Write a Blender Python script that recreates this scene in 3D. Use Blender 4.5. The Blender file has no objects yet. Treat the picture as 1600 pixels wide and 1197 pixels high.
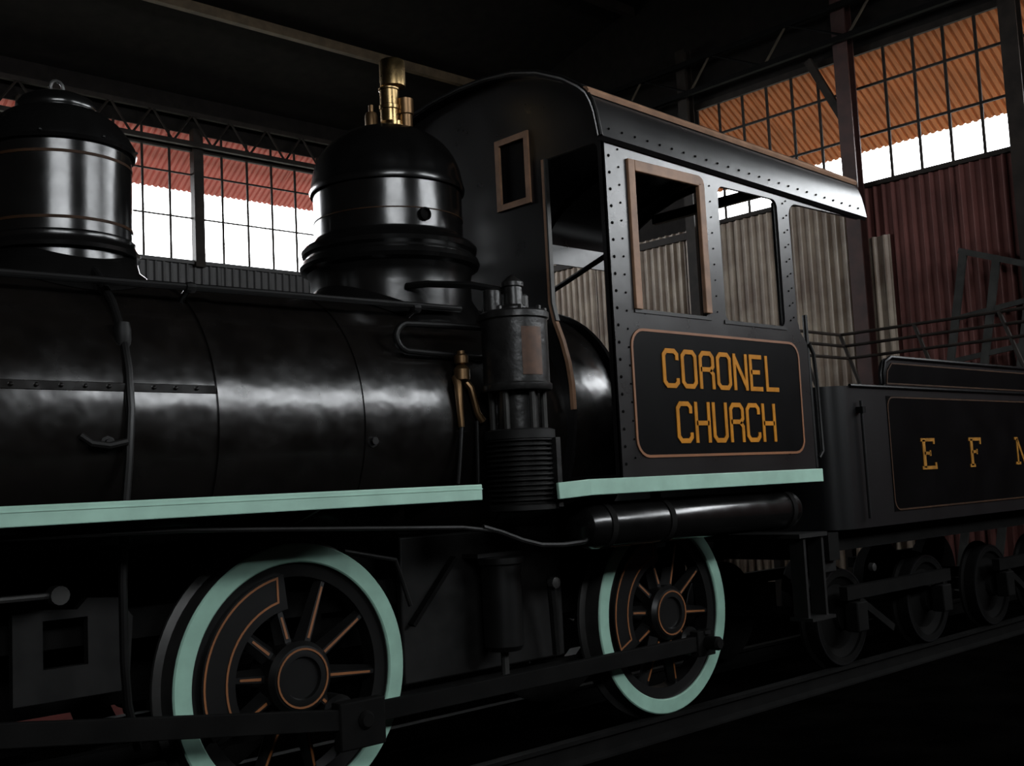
import bpy, bmesh, math, random
from mathutils import Vector, Matrix
random.seed(7)
PI = math.pi
SC = bpy.context.scene
COL = SC.collection

# ------------------------------------------------------------------ camera, sky, exposure
CAM = dict(f=1751.2, yaw=43.2233, pitch=5.2837, roll=-2.8188, loc=(-2.629, -4.2237, 1.3347))
yw, pt, rl = (math.radians(CAM[k]) for k in ('yaw', 'pitch', 'roll'))
fwd = Vector((math.sin(yw)*math.cos(pt), math.cos(yw)*math.cos(pt), math.sin(pt)))
rgt = Vector((math.cos(yw), -math.sin(yw), 0))
upv = rgt.cross(fwd)
r2 = math.cos(rl)*rgt + math.sin(rl)*upv
u2 = -math.sin(rl)*rgt + math.cos(rl)*upv
cd = bpy.data.cameras.new('camera')
cd.sensor_fit = 'HORIZONTAL'; cd.sensor_width = 36; cd.lens = CAM['f']/1600*36
cd.clip_start = .05; cd.clip_end = 300
cam = bpy.data.objects.new('camera', cd); COL.objects.link(cam)
cam.matrix_world = Matrix(((r2.x, u2.x, -fwd.x, CAM['loc'][0]), (r2.y, u2.y, -fwd.y, CAM['loc'][1]),
                           (r2.z, u2.z, -fwd.z, CAM['loc'][2]), (0, 0, 0, 1)))
SC.camera = cam

world = bpy.data.worlds.new('overcast_sky'); SC.world = world
world.use_nodes = True
bg = world.node_tree.nodes['Background']
bg.inputs['Color'].default_value = (.93, .97, 1.0, 1)
bg.inputs['Strength'].default_value = 1.0

vs = SC.view_settings
SC.display_settings.display_device = 'sRGB'
vs.view_transform = 'Standard'; vs.look = 'None'; vs.gamma = 1.0; vs.use_curve_mapping = False
vs.exposure = 4.0
SC.cycles.use_denoising = True
SC.cycles.max_bounces = 8
SC.cycles.diffuse_bounces = 4
SC.cycles.glossy_bounces = 4
SC.cycles.sample_clamp_indirect = 1.0

# ------------------------------------------------------------------ shed dimensions (metres)
XE, XW = 10.5, -9.0          # end walls
YB, YF = 11.3, -9.5          # wall behind the engine, wall behind the photographer
SILL, HEAD, HEADB = 5.0, 6.75, 7.0       # window band
EAVE, RIDGE, YR = 7.6, 10.0, .9
FLOOR = -.13
YC = .55                     # centre line of the track

def portal(name, loc, rot, sx, sy):
    l = bpy.data.lights.new(name, 'AREA'); l.shape = 'RECTANGLE'; l.size = sx; l.size_y = sy
    l.cycles.is_portal = True
    o = bpy.data.objects.new(name, l); COL.objects.link(o)
    o.location = loc; o.rotation_euler = rot
# window openings (real holes in the walls): (wall, from, to)
OPEN_END = (-1.25, 5.5)
OPEN_END2 = (-9.0, -1.45)
OPEN_BACK = (-2.6, 8.6)
OPEN_FRONT = ((-7.2, -1.6), (3.2, 9.4))
zm, zh = (SILL+HEAD)/2, HEAD-SILL
portal('daylight_end_window', (XE+.1, sum(OPEN_END)/2, zm), (PI/2, 0, PI/2), OPEN_END[1]-OPEN_END[0], zh)
portal('daylight_end_window', (XE+.1, sum(OPEN_END2)/2, zm), (PI/2, 0, PI/2), OPEN_END2[1]-OPEN_END2[0], zh)
portal('daylight_back_window', (sum(OPEN_BACK)/2, YB+.1, (SILL+HEADB)/2), (-PI/2, 0, 0), OPEN_BACK[1]-OPEN_BACK[0], HEADB-SILL)
for a, b in OPEN_FRONT:
    portal('daylight_front_window', ((a+b)/2, YF-.1, zm), (PI/2, 0, 0), b-a, zh)

# ------------------------------------------------------------------ materials
def mat(name, col, rough=.6, metal=0., spec=.5, var=0., vscale=6., bump=0., bscale=30., col2=None, rvar=0., coat=0.):
    m = bpy.data.materials.new(name); m.use_nodes = True
    nt = m.node_tree; b = nt.nodes['Principled BSDF']
    b.inputs['Base Color'].default_value = (*col, 1); b.inputs['Roughness'].default_value = rough
    b.inputs['Metallic'].default_value = metal; b.inputs['Specular IOR Level'].default_value = spec
    b.inputs['Coat Weight'].default_value = coat
    tc = nt.nodes.new('ShaderNodeTexCoord')
    if var > 0 or col2:
        n = nt.nodes.new('ShaderNodeTexNoise'); n.inputs['Scale'].default_value = vscale; n.inputs['Detail'].default_value = 6
        nt.links.new(tc.outputs['Object'], n.inputs['Vector'])
        r = nt.nodes.new('ShaderNodeValToRGB'); r.color_ramp.elements[0].position = .35; r.color_ramp.elements[1].position = .68
        c2 = col2 if col2 else tuple(min(1, c*(1+var)) for c in col)
        c1 = col if col2 else tuple(c*(1-var) for c in col)
        r.color_ramp.elements[0].color = (*c1, 1); r.color_ramp.elements[1].color = (*c2, 1)
        nt.links.new(n.outputs['Fac'], r.inputs['Fac']); nt.links.new(r.outputs['Color'], b.inputs['Base Color'])
    if rvar > 0:
        n = nt.nodes.new('ShaderNodeTexNoise'); n.inputs['Scale'].default_value = vscale*1.7; n.inputs['Detail'].default_value = 5
        nt.links.new(tc.outputs['Object'], n.inputs['Vector'])
        mr = nt.nodes.new('ShaderNodeMapRange'); mr.inputs['From Min'].default_value = .3; mr.inputs['From Max'].default_value = .7
        mr.inputs['To Min'].default_value = max(.05, rough-rvar); mr.inputs['To Max'].default_value = min(1, rough+rvar)
        nt.links.new(n.outputs['Fac'], mr.inputs['Value']); nt.links.new(mr.outputs['Result'], b.inputs['Roughness'])
    if bump > 0:
        n = nt.nodes.new('ShaderNodeTexNoise'); n.inputs['Scale'].default_value = bscale; n.inputs['Detail'].default_value = 3
        nt.links.new(tc.outputs['Object'], n.inputs['Vector'])
        bp = nt.nodes.new('ShaderNodeBump'); bp.inputs['Strength'].default_value = 1; bp.inputs['Distance'].default_value = bump
        nt.links.new(n.outputs['Fac'], bp.inputs['Height']); nt.links.new(bp.outputs['Normal'], b.inputs['Normal'])
    return m
M = {}
M['boiler'] = mat('boiler_black', (.0050, .0041, .0036), .23, spec=.7, var=.3, vscale=5, bump=.011, bscale=3.0, rvar=.06)
M['dome'] = mat('dome_black', (.0045, .0043, .0042), .21, spec=.6, var=.2, bump=.0015, bscale=6, rvar=.04)
M['black'] = mat('black_paint', (.0045, .0043, .0042), .38, spec=.4, var=.3)
M['dull'] = mat('sooty_black', (.0032, .003, .0028), .8, spec=.1, var=.4)
M['cab'] = mat('cab_black', (.0085, .0078, .008), .29, spec=.6, var=.2, vscale=3, bump=.0010, bscale=7, rvar=.02)
M['panel'] = mat('panel_black', (.004, .004, .0042), .34, spec=.07, var=.2)
M['tan'] = mat('tan_wood', (.27, .15, .09), .55, spec=.3, var=.25, vscale=9)
M['stripe'] = mat('orange_stripe', (.22, .078, .022), .55, var=.15)
M['gold'] = mat('gold_lettering', (.50, .195, .016), .5, spec=.1, var=.15, vscale=12)
M['dimgold'] = mat('worn_gold', (.28, .125, .020), .6, spec=.1, var=.25, vscale=15)
M['dimstripe'] = mat('worn_stripe', (.036, .017, .008), .6, spec=.15, var=.3, vscale=12)
M['teal'] = mat('pale_teal', (.345, .555, .455), .5, var=.10, vscale=7, rvar=.1)
M['tealw'] = mat('shaded_teal', (.28, .47, .38), .55, var=.12, vscale=7, rvar=.1)  # edge strip teal darkened; dimmer light at wheel height is put into the colour
M['steel'] = mat('worn_steel', (.05, .049, .047), .42, metal=.5, var=.3)
M['iron'] = mat('dark_iron', (.006, .0057, .0054), .55, spec=.25, var=.4, vscale=12)
M['brass'] = mat('brass', (.46, .32, .15), .27, metal=1, var=.15, rvar=.08)
M['oldbrass'] = mat('tarnished_brass', (.20, .12, .06), .4, metal=.9, var=.3)
M['copper'] = mat('copper_brown', (.07, .033, .018), .5, metal=.3, var=.3, vscale=18)
M['tender'] = mat('tender_black', (.0025, .0025, .0027), .33, spec=.05, var=.25, vscale=4)
M['tendgrey'] = mat('tender_grey', (.007, .007, .0075), .33, spec=.45, var=.2, vscale=4)
M['pump'] = mat('pump_grey', (.016, .0155, .015), .33, var=.4, vscale=14, bump=.003, bscale=20, metal=.1)
M['galv'] = mat('pale_galvanised', (.46, .375, .29), .5, var=.22, vscale=2.2, col2=(.24, .17, .125))
M['wallgrey'] = mat('grey_sheet', (.085, .083, .082), .6, var=.2, vscale=2)
M['redsheet'] = mat('red_sheet', (.15, .056, .048), .65, spec=.2, var=.25, vscale=2)
M['awning'] = mat('orange_sheet', (.53, .165, .045), .6, var=.12, vscale=1.5)
M['pinkawn'] = mat('red_awning_sheet', (.74, .20, .16), .6, var=.12, vscale=1.5)
M['beam'] = mat('brown_steel', (.020, .015, .012), .65, spec=.2, var=.3)
M['redbeam'] = mat('red_brown_steel', (.045, .016, .013), .6, var=.3)
M['pale_beam'] = mat('pale_timber', (.11, .075, .042), .6, var=.3)
M['webrod'] = mat('brown_rod', (.06, .046, .030), .6, var=.3)
M['roof'] = mat('dark_roof_sheet', (.010, .008, .007), .9, spec=.2, var=.3)
M['floor'] = mat('dark_floor', (.0012, .0011, .001), .95, spec=.0, var=.5, vscale=2.5, bump=.01, bscale=8)
M['ground'] = mat('outside_ground', (.06, .058, .045), .9, var=.3, vscale=.6)
M['red'] = mat('red_board', (.15, .028, .022), .9, spec=.05, var=.3, vscale=3)
M['greywood'] = mat('grey_timber', (.036, .036, .033), .7, spec=.2, var=.3)

# ------------------------------------------------------------------ mesh helpers
class MB:
    def __init__(s): s.v = []; s.f = []
    def add(s, vs_, fs): 
        o = len(s.v); s.v += [tuple(v) for v in vs_]; s.f += [tuple(i+o for i in f) for f in fs]; return s
    def box(s, x0, x1, y0, y1, z0, z1):
        return s.add([(x0,y0,z0),(x1,y0,z0),(x1,y1,z0),(x0,y1,z0),(x0,y0,z1),(x1,y0,z1),(x1,y1,z1),(x0,y1,z1)],
                     [(3,2,1,0),(4,5,6,7),(0,1,5,4),(1,2,6,5),(2,3,7,6),(3,0,4,7)])
    def bar(s, a, b, w, h, up=(0,0,1)):
        a = Vector(a); b = Vector(b); d = (b-a).normalized(); up = Vector(up)
        if abs(d.dot(up)) > .98: up = Vector((1,0,0))
        x = d.cross(up).normalized(); y = x.cross(d).normalized()
        p = []
        for q in (a, b):
            for sx, sy in ((-1,-1),(1,-1),(1,1),(-1,1)): p.append(q + x*sx*w/2 + y*sy*h/2)
        return s.add(p, [(0,1,2,3),(7,6,5,4),(0,4,5,1),(1,5,6,2),(2,6,7,3),(3,7,4,0)])
    def tube(s, pts, r, n=8, closed=False):
        pts = [Vector(p) for p in pts]; m = len(pts); o = len(s.v); prev = None
        for i, p in enumerate(pts):
            if closed: d = pts[(i+1) % m]-pts[i-1]
            else: d = pts[min(i+1, m-1)]-pts[max(i-1, 0)]
            d.normalize()
            if prev is None:
                a = d.cross(Vector((0,0,1)))
                if a.length < .1: a = d.cross(Vector((1,0,0)))
            else: a = prev - d*prev.dot(d)
            a.normalize(); prev = a; b = d.cross(a)
            rr = r[i] if isinstance(r, (list, tuple)) else r
            for k in range(n):
                t = 2*PI*k/n; s.v.append(tuple(p + (a*math.cos(t)+b*math.sin(t))*rr))
        for i in range(m if closed else m-1):
            j = (i+1) % m
            for k in range(n):
                l = (k+1) % n; s.f.append((o+i*n+k, o+i*n+l, o+j*n+l, o+j*n+k))
        if not closed:
            s.f.append(tuple(o+k for k in range(n))[::-1]); s.f.append(tuple(o+(m-1)*n+k for k in range(n)))
        return s
    def lathe(s, prof, c, axis='z', n=32, closed=False, a0=0., a1=2*PI):
        """prof: [(radius, height along axis)]"""
        full = abs(a1-a0-2*PI) < 1e-6; m = n if full else n+1; o = len(s.v); c = Vector(c)
        for r, h in prof:
            for k in range(m):
                t = a0+(a1-a0)*k/n; u, w = r*math.cos(t), r*math.sin(t)
                q = (u, w, h) if axis == 'z' else ((h, u, w) if axis == 'x' else (u, h, w))
                s.v.append(tuple(c+Vector(q)))
        L = len(prof)
        for i in range(L if closed else L-1):
            j = (i+1) % L
            for k in range(n):
                l = (k+1) % m; s.f.append((o+i*m+k, o+i*m+l, o+j*m+l, o+j*m+k))
        if full and not closed:
            if prof[0][0] > 1e-5: s.f.append(tuple(o+k for k in range(m))[::-1])
            if prof[-1][0] > 1e-5: s.f.append(tuple(o+(L-1)*m+k for k in range(m)))
        return s
    def prism(s, poly, a, b, plane='xz'):
        """polygon extruded along the missing axis from a to b"""
        def P(p, h): return {'xz': (p[0],h,p[1]), 'xy': (p[0],p[1],h), 'yz': (h,p[0],p[1])}[plane]
        n = len(poly)
        return s.add([P(p,a) for p in poly]+[P(p,b) for p in poly],
                     [tuple(range(n))[::-1], tuple(range(n,2*n))]+[(i,(i+1)%n,n+(i+1)%n,n+i) for i in range(n)])
    def strip(s, pts, w, a, b, plane='xz', closed=False):
        """flat band of width w along a polyline, thickness a..b"""
        P = [Vector((p[0],p[1])) for p in pts]; n = len(P); L = []; R = []
        for i in range(n):
            p0 = P[i-1] if (closed or i) else None; p1 = P[(i+1) % n] if (closed or i < n-1) else None
            d0 = (P[i]-p0).normalized() if p0 is not None else None
            d1 = (p1-P[i]).normalized() if p1 is not None else None
            if d0 is None: d0 = d1
            if d1 is None: d1 = d0
            nn = Vector((-(d0.y+d1.y), d0.x+d1.x)); nn.normalize()
            c = max(.6, nn.dot(Vector((-d0.y, d0.x))))
            L.append(P[i]+nn*w/2/c); R.append(P[i]-nn*w/2/c)
        for i in range(n if closed else n-1):
            j = (i+1) % n; s.prism([tuple(R[i]),tuple(R[j]),tuple(L[j]),tuple(L[i])], a, b, plane)
        return s
    def plate(s, outer, holes, a, b, plane='xz'):
        """flat plate with holes"""
        bm = bmesh.new(); edges = []
        for loop in [outer]+list(holes):
            vv = [bm.verts.new((p[0],p[1],0)) for p in loop]
            edges += [bm.edges.new((vv[i], vv[(i+1) % len(vv)])) for i in range(len(vv))]
        bmesh.ops.triangle_fill(bm, use_beauty=True, use_dissolve=False, edges=edges, normal=(0,0,1))
        bm.verts.index_update()
        V = [tuple(v.co[:2]) for v in bm.verts]; F = [tuple(v.index for v in f.verts) for f in bm.faces]
        E_ = [tuple(v.index for v in e.verts) for e in bm.edges if len(e.link_faces) == 1]
        bm.free()
        def P(p, h): return {'xz': (p[0],h,p[1]), 'xy': (p[0],p[1],h), 'yz': (h,p[0],p[1])}[plane]
        n = len(V)
        return s.add([P(p,a) for p in V]+[P(p,b) for p in V],
                     [f[::-1] for f in F]+[tuple(i+n for i in f) for f in F]+[(i,j,n+j,n+i) for i,j in E_])
    def mesh(s, name, smooth=35):
        me = bpy.data.meshes.new(name); bm = bmesh.new()
        vv = [bm.verts.new(v) for v in s.v]
        for f in s.f:
            try: bm.faces.new([vv[i] for i in f])
            except ValueError: pass
        bmesh.ops.remove_doubles(bm, verts=bm.verts, dist=1e-5)
        bmesh.ops.recalc_face_normals(bm, faces=bm.faces)
        if smooth:
            lim = math.radians(smooth)
            for f in bm.faces: f.smooth = True
            for e in bm.edges: e.smooth = len(e.link_faces) == 2 and e.calc_face_angle(4) < lim
        bm.to_mesh(me); bm.free(); return me
    def build(s, name, material, parent=None, smooth=35, bevel=0, label=None, kind=None):
        return obj(name, s.mesh(name, smooth), material, parent, bevel, label, kind)

OFF = {}                                            # world position of every Empty that parents parts
def obj(name, me, material, parent=None, bevel=0, label=None, kind=None):
    o = bpy.data.objects.new(name, me); COL.objects.link(o)
    if material and not me.materials: me.materials.append(M[material])
    if parent:
        o.parent = parent
        if parent.name in OFF: o.matrix_parent_inverse = Matrix.Translation(-OFF[parent.name])
    if bevel:
        b = o.modifiers.new('bevel', 'BEVEL'); b.width = bevel; b.segments = 2; b.limit_method = 'ANGLE'; b.angle_limit = math.radians(40)
    if label: o['label'] = label
    if kind: o['kind'] = kind
    return o
def thing(name, label, cat, loc=(0,0,0), group=None):
    o = bpy.data.objects.new(name, None); COL.objects.link(o); o.location = loc; o.empty_display_size = .2
    OFF[o.name] = Vector(loc); o['label'] = label; o['category'] = cat
    if group: o['group'] = group
    return o
def tag(o, label, cat, group=None):
    o['label'] = label; o['category'] = cat
    if group: o['group'] = group
    return o
def struct(o): o['kind'] = 'structure'; return o
def piece(name, me, material, parent, loc=(0,0,0), rot=(0,0,0)):
    o = obj(name, me, material, parent); o.location = loc; o.rotation_euler = rot; return o
def copy_part(o, parent):
    c = o.copy(); COL.objects.link(c); inv = o.matrix_parent_inverse.copy(); c.parent = parent; c.matrix_parent_inverse = inv
    for ch in list(o.children): copy_part(ch, c)
    return c
def arc(cx, cy, r, a0, a1, n):
    return [(cx+r*math.cos(math.radians(a0+(a1-a0)*i/n)), cy+r*math.sin(math.radians(a0+(a1-a0)*i/n))) for i in range(n+1)]
def rrect(x0, x1, z0, z1, r, n=5):
    return arc(x1-r, z1-r, r, 0, 90, n)+arc(x0+r, z1-r, r, 90, 180, n)+arc(x0+r, z0+r, r, 180, 270, n)+arc(x1-r, z0+r, r, 270, 360, n)

# ------------------------------------------------------------------ the shed
struct(MB().box(XW-.3, XE+.3, YF-.3, YB+.3, FLOOR-.2, FLOOR).build('floor', 'floor'))
g = MB().plate([(-60,-60),(60,-60),(60,60),(-60,60)], [[(XW-.3,YF-.3),(XE+.3,YF-.3),(XE+.3,YB+.3),(XW-.3,YB+.3)]], -.45, -.25, 'xy').build('ground', 'ground'); struct(g)

def rect(a, b, c, d): return [(a,c),(b,c),(b,d),(a,d)]
def roofz(y): return EAVE+(RIDGE-EAVE)*((YB-y)/(YB-YR) if y > YR else (y-YF)/(YR-YF))
gable = [(YF-.06,FLOOR),(YB+.06,FLOOR),(YB+.06,EAVE),(YR,RIDGE),(YF-.06,EAVE)]
w_end = struct(MB().plate(gable, [rect(*OPEN_END, SILL, HEAD), rect(*OPEN_END2, SILL, HEAD)], XE+.03, XE+.06, 'yz').build('wall_right', 'roof', smooth=0))
w_left = struct(MB().plate(gable, [], XW-.06, XW-.03, 'yz').build('wall_left', 'beam', smooth=0))
w_back = struct(MB().plate(rect(XW,XE,FLOOR,EAVE), [rect(*OPEN_BACK, SILL, HEADB)], YB+.03, YB+.06, 'xz').build('wall_back', 'roof', smooth=0))
w_front = struct(MB().plate(rect(XW,XE,FLOOR,EAVE), [rect(a,b,SILL,HEAD) for a,b in OPEN_FRONT], YF-.06, YF-.03, 'xz').build('wall_front', 'beam', smooth=0))
ceil = struct(MB().prism([(YF-.4,roofz(YF)-.09),(YR,RIDGE),(YB+.4,roofz(YB)-.09),(YB+.4,roofz(YB)),(YR,RIDGE+.09),(YF-.4,roofz(YF))], XW-.3, XE+.3, 'yz').build('ceiling', 'roof', smooth=0))
for i, y in enumerate((9.2, 6.6, 4.0, -1.8, -4.4, -7.0)):
    MB().box(XW, XE, y-.05, y+.05, roofz(y)-.16, roofz(y)-.02).build('purlin', 'pale_beam' if i == 0 else 'beam', ceil, 0)

def corrugated(name, width, height, pitch=.1286, depth=.036):
    """one upright sheet in the local xz plane, ribs bulging towards -y"""
    n = round(width/pitch); m = MB(); pr = []
    for i in range(n):
        x = i*width/n; p = width/n
        pr += [(x,0),(x+.30*p,0),(x+.42*p,-depth),(x+.52*p,-depth*1.12),(x+.62*p,-depth),(x+.78*p,0)]
    pr.append((width,0))
    k = len(pr)
    m.add([(x,y,0) for x,y in pr]+[(x,y,height) for x,y in pr], [(i,i+1,k+i+1,k+i) for i in range(k-1)])
    return m.mesh(name, 30)
SW = .9
# end wall: pale galvanised sheets up to the column, red sheets nearer the front of the shed
me_low = corrugated('corrugated_sheet', SW, SILL-.03-FLOOR)
me_red = me_low.copy(); me_lowb = me_low.copy()
for q, mm in ((me_low,'galv'),(me_red,'redsheet'),(me_lowb,'wallgrey')): q.materials.append(M[mm])
y = YB-.02
R90 = (0,0,-PI/2)                                            # local +x -> world -y, ribs towards -x
while y-SW > 3.0:
    piece('corrugated_sheet', me_low, None, w_end, (XE+.02-.012*(int(y*10) % 2), y, FLOOR), R90); y -= SW
me_n = corrugated('corrugated_sheet', y-3.08, SILL-.03-FLOOR); me_n.materials.append(M['galv'])
piece('corrugated_sheet', me_n, None, w_end, (XE+.02, y, FLOOR), R90)
me_s = corrugated('corrugated_sheet', .30, 4.28-FLOOR, .15); me_s.materials.append(M['galv'])
piece('corrugated_sheet', me_s, None, w_end, (XE-.02, 2.92, FLOOR), R90)
me_u = corrugated('corrugated_sheet', .36, SILL-.03-FLOOR); me_u.materials.append(M['redsheet'])
piece('corrugated_sheet', me_u, None, w_end, (XE+.02, 2.98, FLOOR), R90)
y = 2.62
while y > YF+SW:
    piece('corrugated_sheet', me_red, None, w_end, (XE+.02-.012*(int(y*10) % 2), y, FLOOR), R90); y -= SW
# wall behind the engine
x = XE-.1
while x-SW > -4.5:
    piece('corrugated_sheet', me_lowb, None, w_back, (x-SW, YB+.02-.012*(int(x*10) % 2), FLOOR)); x -= SW
MB().box(XE-.06, XE+.02, 5.6, YB, 4.83, 4.93).build('girt', 'beam', w_end)
MB().box(XE-.05, XE+.06, OPEN_END[0], OPEN_END[1], SILL-.06, SILL).build('sill', 'beam', w_end)
MB().box(OPEN_BACK[0], OPEN_BACK[1], YB-.05, YB+.06, SILL-.06, SILL).build('sill', 'wallgrey', w_back)

# steel columns of the end wall
def column(y, lab, m='beam', w=.2):
    t = thing('steel_column', lab, 'column', (XE-.13, y, FLOOR), 'steel columns along the end wall')
    MB().box(XE-.22, XE-.20, y-w/2, y+w/2, FLOOR, EAVE).build('flange', m, t)
    MB().box(XE-.07, XE-.05, y-w/2, y+w/2, FLOOR, EAVE).build('flange', m, t)
    MB().box(XE-.20, XE-.07, y-.012, y+.012, FLOOR, EAVE).build('web', m, t)
    return t
column(5.58, 'dark steel column where the orange window band ends beside the solid wall', w=.16)
c = column(3.0, 'red-brown steel column with a knee brace between the two window bays', 'redbeam')
MB().bar((XE-.14, 3.52, 6.80), (XE-.14, 3.06, 5.86), .1, .06, (1,0,0)).build('knee_brace', 'beam', c)
column(.86, 'steel column standing in front of the window bays above the leaning frame')
column(-1.33, 'steel column at the far edge of the end wall window band')

# window grids
def grid_end(name, y0, y1, n):
    wd = struct(MB().box(XE-.03, XE+.02, y0, y1, HEAD-.05, HEAD+.04).build(name, 'beam'))
    for i in range(1, n):
        yy = y0+(y1-y0)*i/n
        MB().box(XE-.01, XE+.01, yy-.018, yy+.018, SILL, HEAD).build('glazing_bar', 'beam', wd)
    for zz in (5.62, 6.26):
        MB().box(XE-.015, XE+.012, y0, y1, zz-.016, zz+.016).build('glazing_bar', 'beam', wd)
grid_end('window_1', 3.08, 5.5, 6); grid_end('window_2', .94, 2.92, 5); grid_end('window_3', -1.25, .78, 5)
grid_end('window_10', -5.1, -1.45, 9); grid_end('window_11', -9.0, -5.1, 9)
def grid_long(name, x0, x1, yw_, n, top=HEAD):
    wd = struct(MB().box(x0, x1, yw_-.03, yw_+.03, HEAD-.05, HEAD+.05).build(name, 'beam'))
    for i in range(1, n):
        xx = x0+(x1-x0)*i/n
        MB().box(xx-.017, xx+.017, yw_-.01, yw_+.01, SILL, top).build('glazing_bar', 'beam', wd)
    for zz in (5.66, 6.34):
        MB().box(x0, x1, yw_-.012, yw_+.012, zz-.012, zz+.012).build('glazing_bar', 'beam', wd)
    MB().box(x0-.08, x0+.08, yw_-.1, yw_+.03, SILL-.1, HEAD+.3).build('window_post', 'beam', wd)
grid_long('window_4', 5.5, 8.6, YB, 7, HEADB); grid_long('window_5', 2.9, 5.5, YB, 6, HEADB); grid_long('window_6', .15, 2.9, YB, 6, HEADB); grid_long('window_7', -2.6, .15, YB, 6, HEADB)
grid_long('window_8', -7.2, -1.6, YF, 12); grid_long('window_9', 3.2, 9.4, YF, 14)

# awnings outside the window bands
def awning(name, label, L, run, drop, origin, rotz, material, brackets=1):
    t = thing(name, label, 'awning', origin)
    ln = math.hypot(run, drop)
    n = int(L//.9)+1
    me = corrugated('corrugated_sheet', 1.0, ln, .1, .024); me.materials.append(M[material])
    ang = math.atan2(run, -drop)                            # tilt of the sheet from upright
    for i in range(n):
        o = bpy.data.objects.new('corrugated_sheet', me); COL.objects.link(o); o.parent = t
        o.location = (i*.9, 0, -.004*(i % 2)); o.rotation_euler = (-ang, 0, 0)
    for xx in [k*2.1 for k in range(int(L/2.1)+1)]*brackets:
        b = MB().bar((xx, .02, -drop-.25), (xx, run*.85, -drop*.95), .05, .05).mesh('bracket')
        b.materials.append(M['beam']); o = bpy.data.objects.new('bracket', b); COL.objects.link(o); o.parent = t
    t.rotation_euler = (0, 0, rotz)
    return t
# local +y points away from the wall
awning('awning', 'orange corrugated awning outside the end wall window band', 8.1, 1.5, .95, (XE+.08, 6.6, 6.85), -PI/2, 'awning', 0)
awning('awning', 'red corrugated awning outside the window behind the engine domes', 15.0, 1.1, .66, (-4.2, YB+.08, 7.08), 0, 'pinkawn', 0)

# lattice girders under the roof
def girder(label, a, b, z0, z1, n, m1='dull', m2='webrod', skew=.3):
    a = Vector(a); b = Vector(b); t = thing('lattice_girder', label, 'girder', ((a.x+b.x)/2, (a.y+b.y)/2, z0))
    for zz in (z0, z1): MB().bar((a.x,a.y,zz), (b.x,b.y,zz), .07, .07).build('chord', m1, t)
    for i in range(n):
        p = a.lerp(b, i/n); q = a.lerp(b, (i+skew)/n); r = a.lerp(b, (i+1)/n)
        MB().tube([(p.x,p.y,z0),(q.x,q.y,z1)], .018, 6).build('web_rod', m2, t)
        MB().tube([(q.x,q.y,z1),(r.x,r.y,z0)], .018, 6).build('web_rod', m1, t)
girder('lattice girder with zigzag rods above the end wall windows', (XE-.3, 7.9, 0), (XE-.3, -3.5, 0), 6.88, 7.32, 9)
girder('lattice girder with zigzag rods above the window behind the domes', (-4., YB-.2, 0), (10.2, YB-.2, 0), 6.76, 7.22, 22, 'beam', 'beam', .5)

# ------------------------------------------------------------------ track
for yy, lab in ((YC-.535, 'steel rail under the teal-rimmed wheels'), (YC+.535, 'steel rail on the far side under the engine')):
    m = MB(); m.prism([(yy-.045,FLOOR),(yy+.045,FLOOR),(yy+.045,FLOOR+.012),(yy+.008,FLOOR+.03),(yy+.008,-.03),(yy+.032,-.022),(yy+.032,-.001),(yy-.032,-.001),(yy-.032,-.022),(yy-.008,-.03),(yy-.008,FLOOR+.03),(yy-.045,FLOOR+.012)], XW+.5, XE-.5, 'yz')
    tag(m.build('rail', 'dull', smooth=0), lab, 'rail')

# ------------------------------------------------------------------ locomotive
LOCO = thing('steam_locomotive', 'black steam locomotive with teal-rimmed wheels lettered CORONEL CHURCH on its cab', 'locomotive', (0, YC, 0))
ZB, RB = 1.66, .66
# boiler barrel, firebox and smokebox
prof = [(0,-3.3),(.60,-3.3),(.65,-3.28),(RB+.02,-3.24),(RB+.02,-2.45),(RB,-2.44)]
xs = [-2.0+.2*i for i in range(13)]
prof += [(RB, x) for x in xs if x < .3]+[(RB+.004,.36),(RB+.02,.8),(RB+.02,1.6),(RB+.02,2.0),(RB-.005,2.06),(.3,2.07),(0,2.07)]
boiler = MB().lathe(prof, (0,YC,ZB), 'x', 72).build('boiler', 'boiler', LOCO, 40)
for x in (-2.3, -.345, .375, 1.28):
    MB().lathe([(RB-.004,x-.055),(RB+.009,x-.055),(RB+.009,x+.055),(RB-.004,x+.055)] if x < 1 else [(RB+.01,x-.03),(RB+.028,x-.03),(RB+.028,x+.03),(RB+.01,x+.03)], (0,YC,ZB), 'x', 72, True).build('boiler_band', 'boiler', boiler, 30)
MB().bar((-2.4, YC-.647, 1.79), (-.40, YC-.647, 1.785), .012, .035).build('lap_seam', 'boiler', boiler, bevel=.003)
m = MB()
for i in range(20):
    x = -2.2+i*.09; m.lathe([(.009,0),(.009,-.004),(.004,-.008),(0,-.008)], (x, YC-.653, 1.788), 'y', 8)
m.build('rivet', 'boiler', boiler, kind='stuff')
for x, z in ((.36,1.57),(-.86,1.57)):
    yy = YC-math.sqrt(RB**2-(z-ZB)**2)
    MB().lathe([(.03,.02),(.03,-.008),(.018,-.01),(.018,-.03),(0,-.03)], (x, yy, z), 'y', 8).build('washout_plug', 'iron', boiler)

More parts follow.
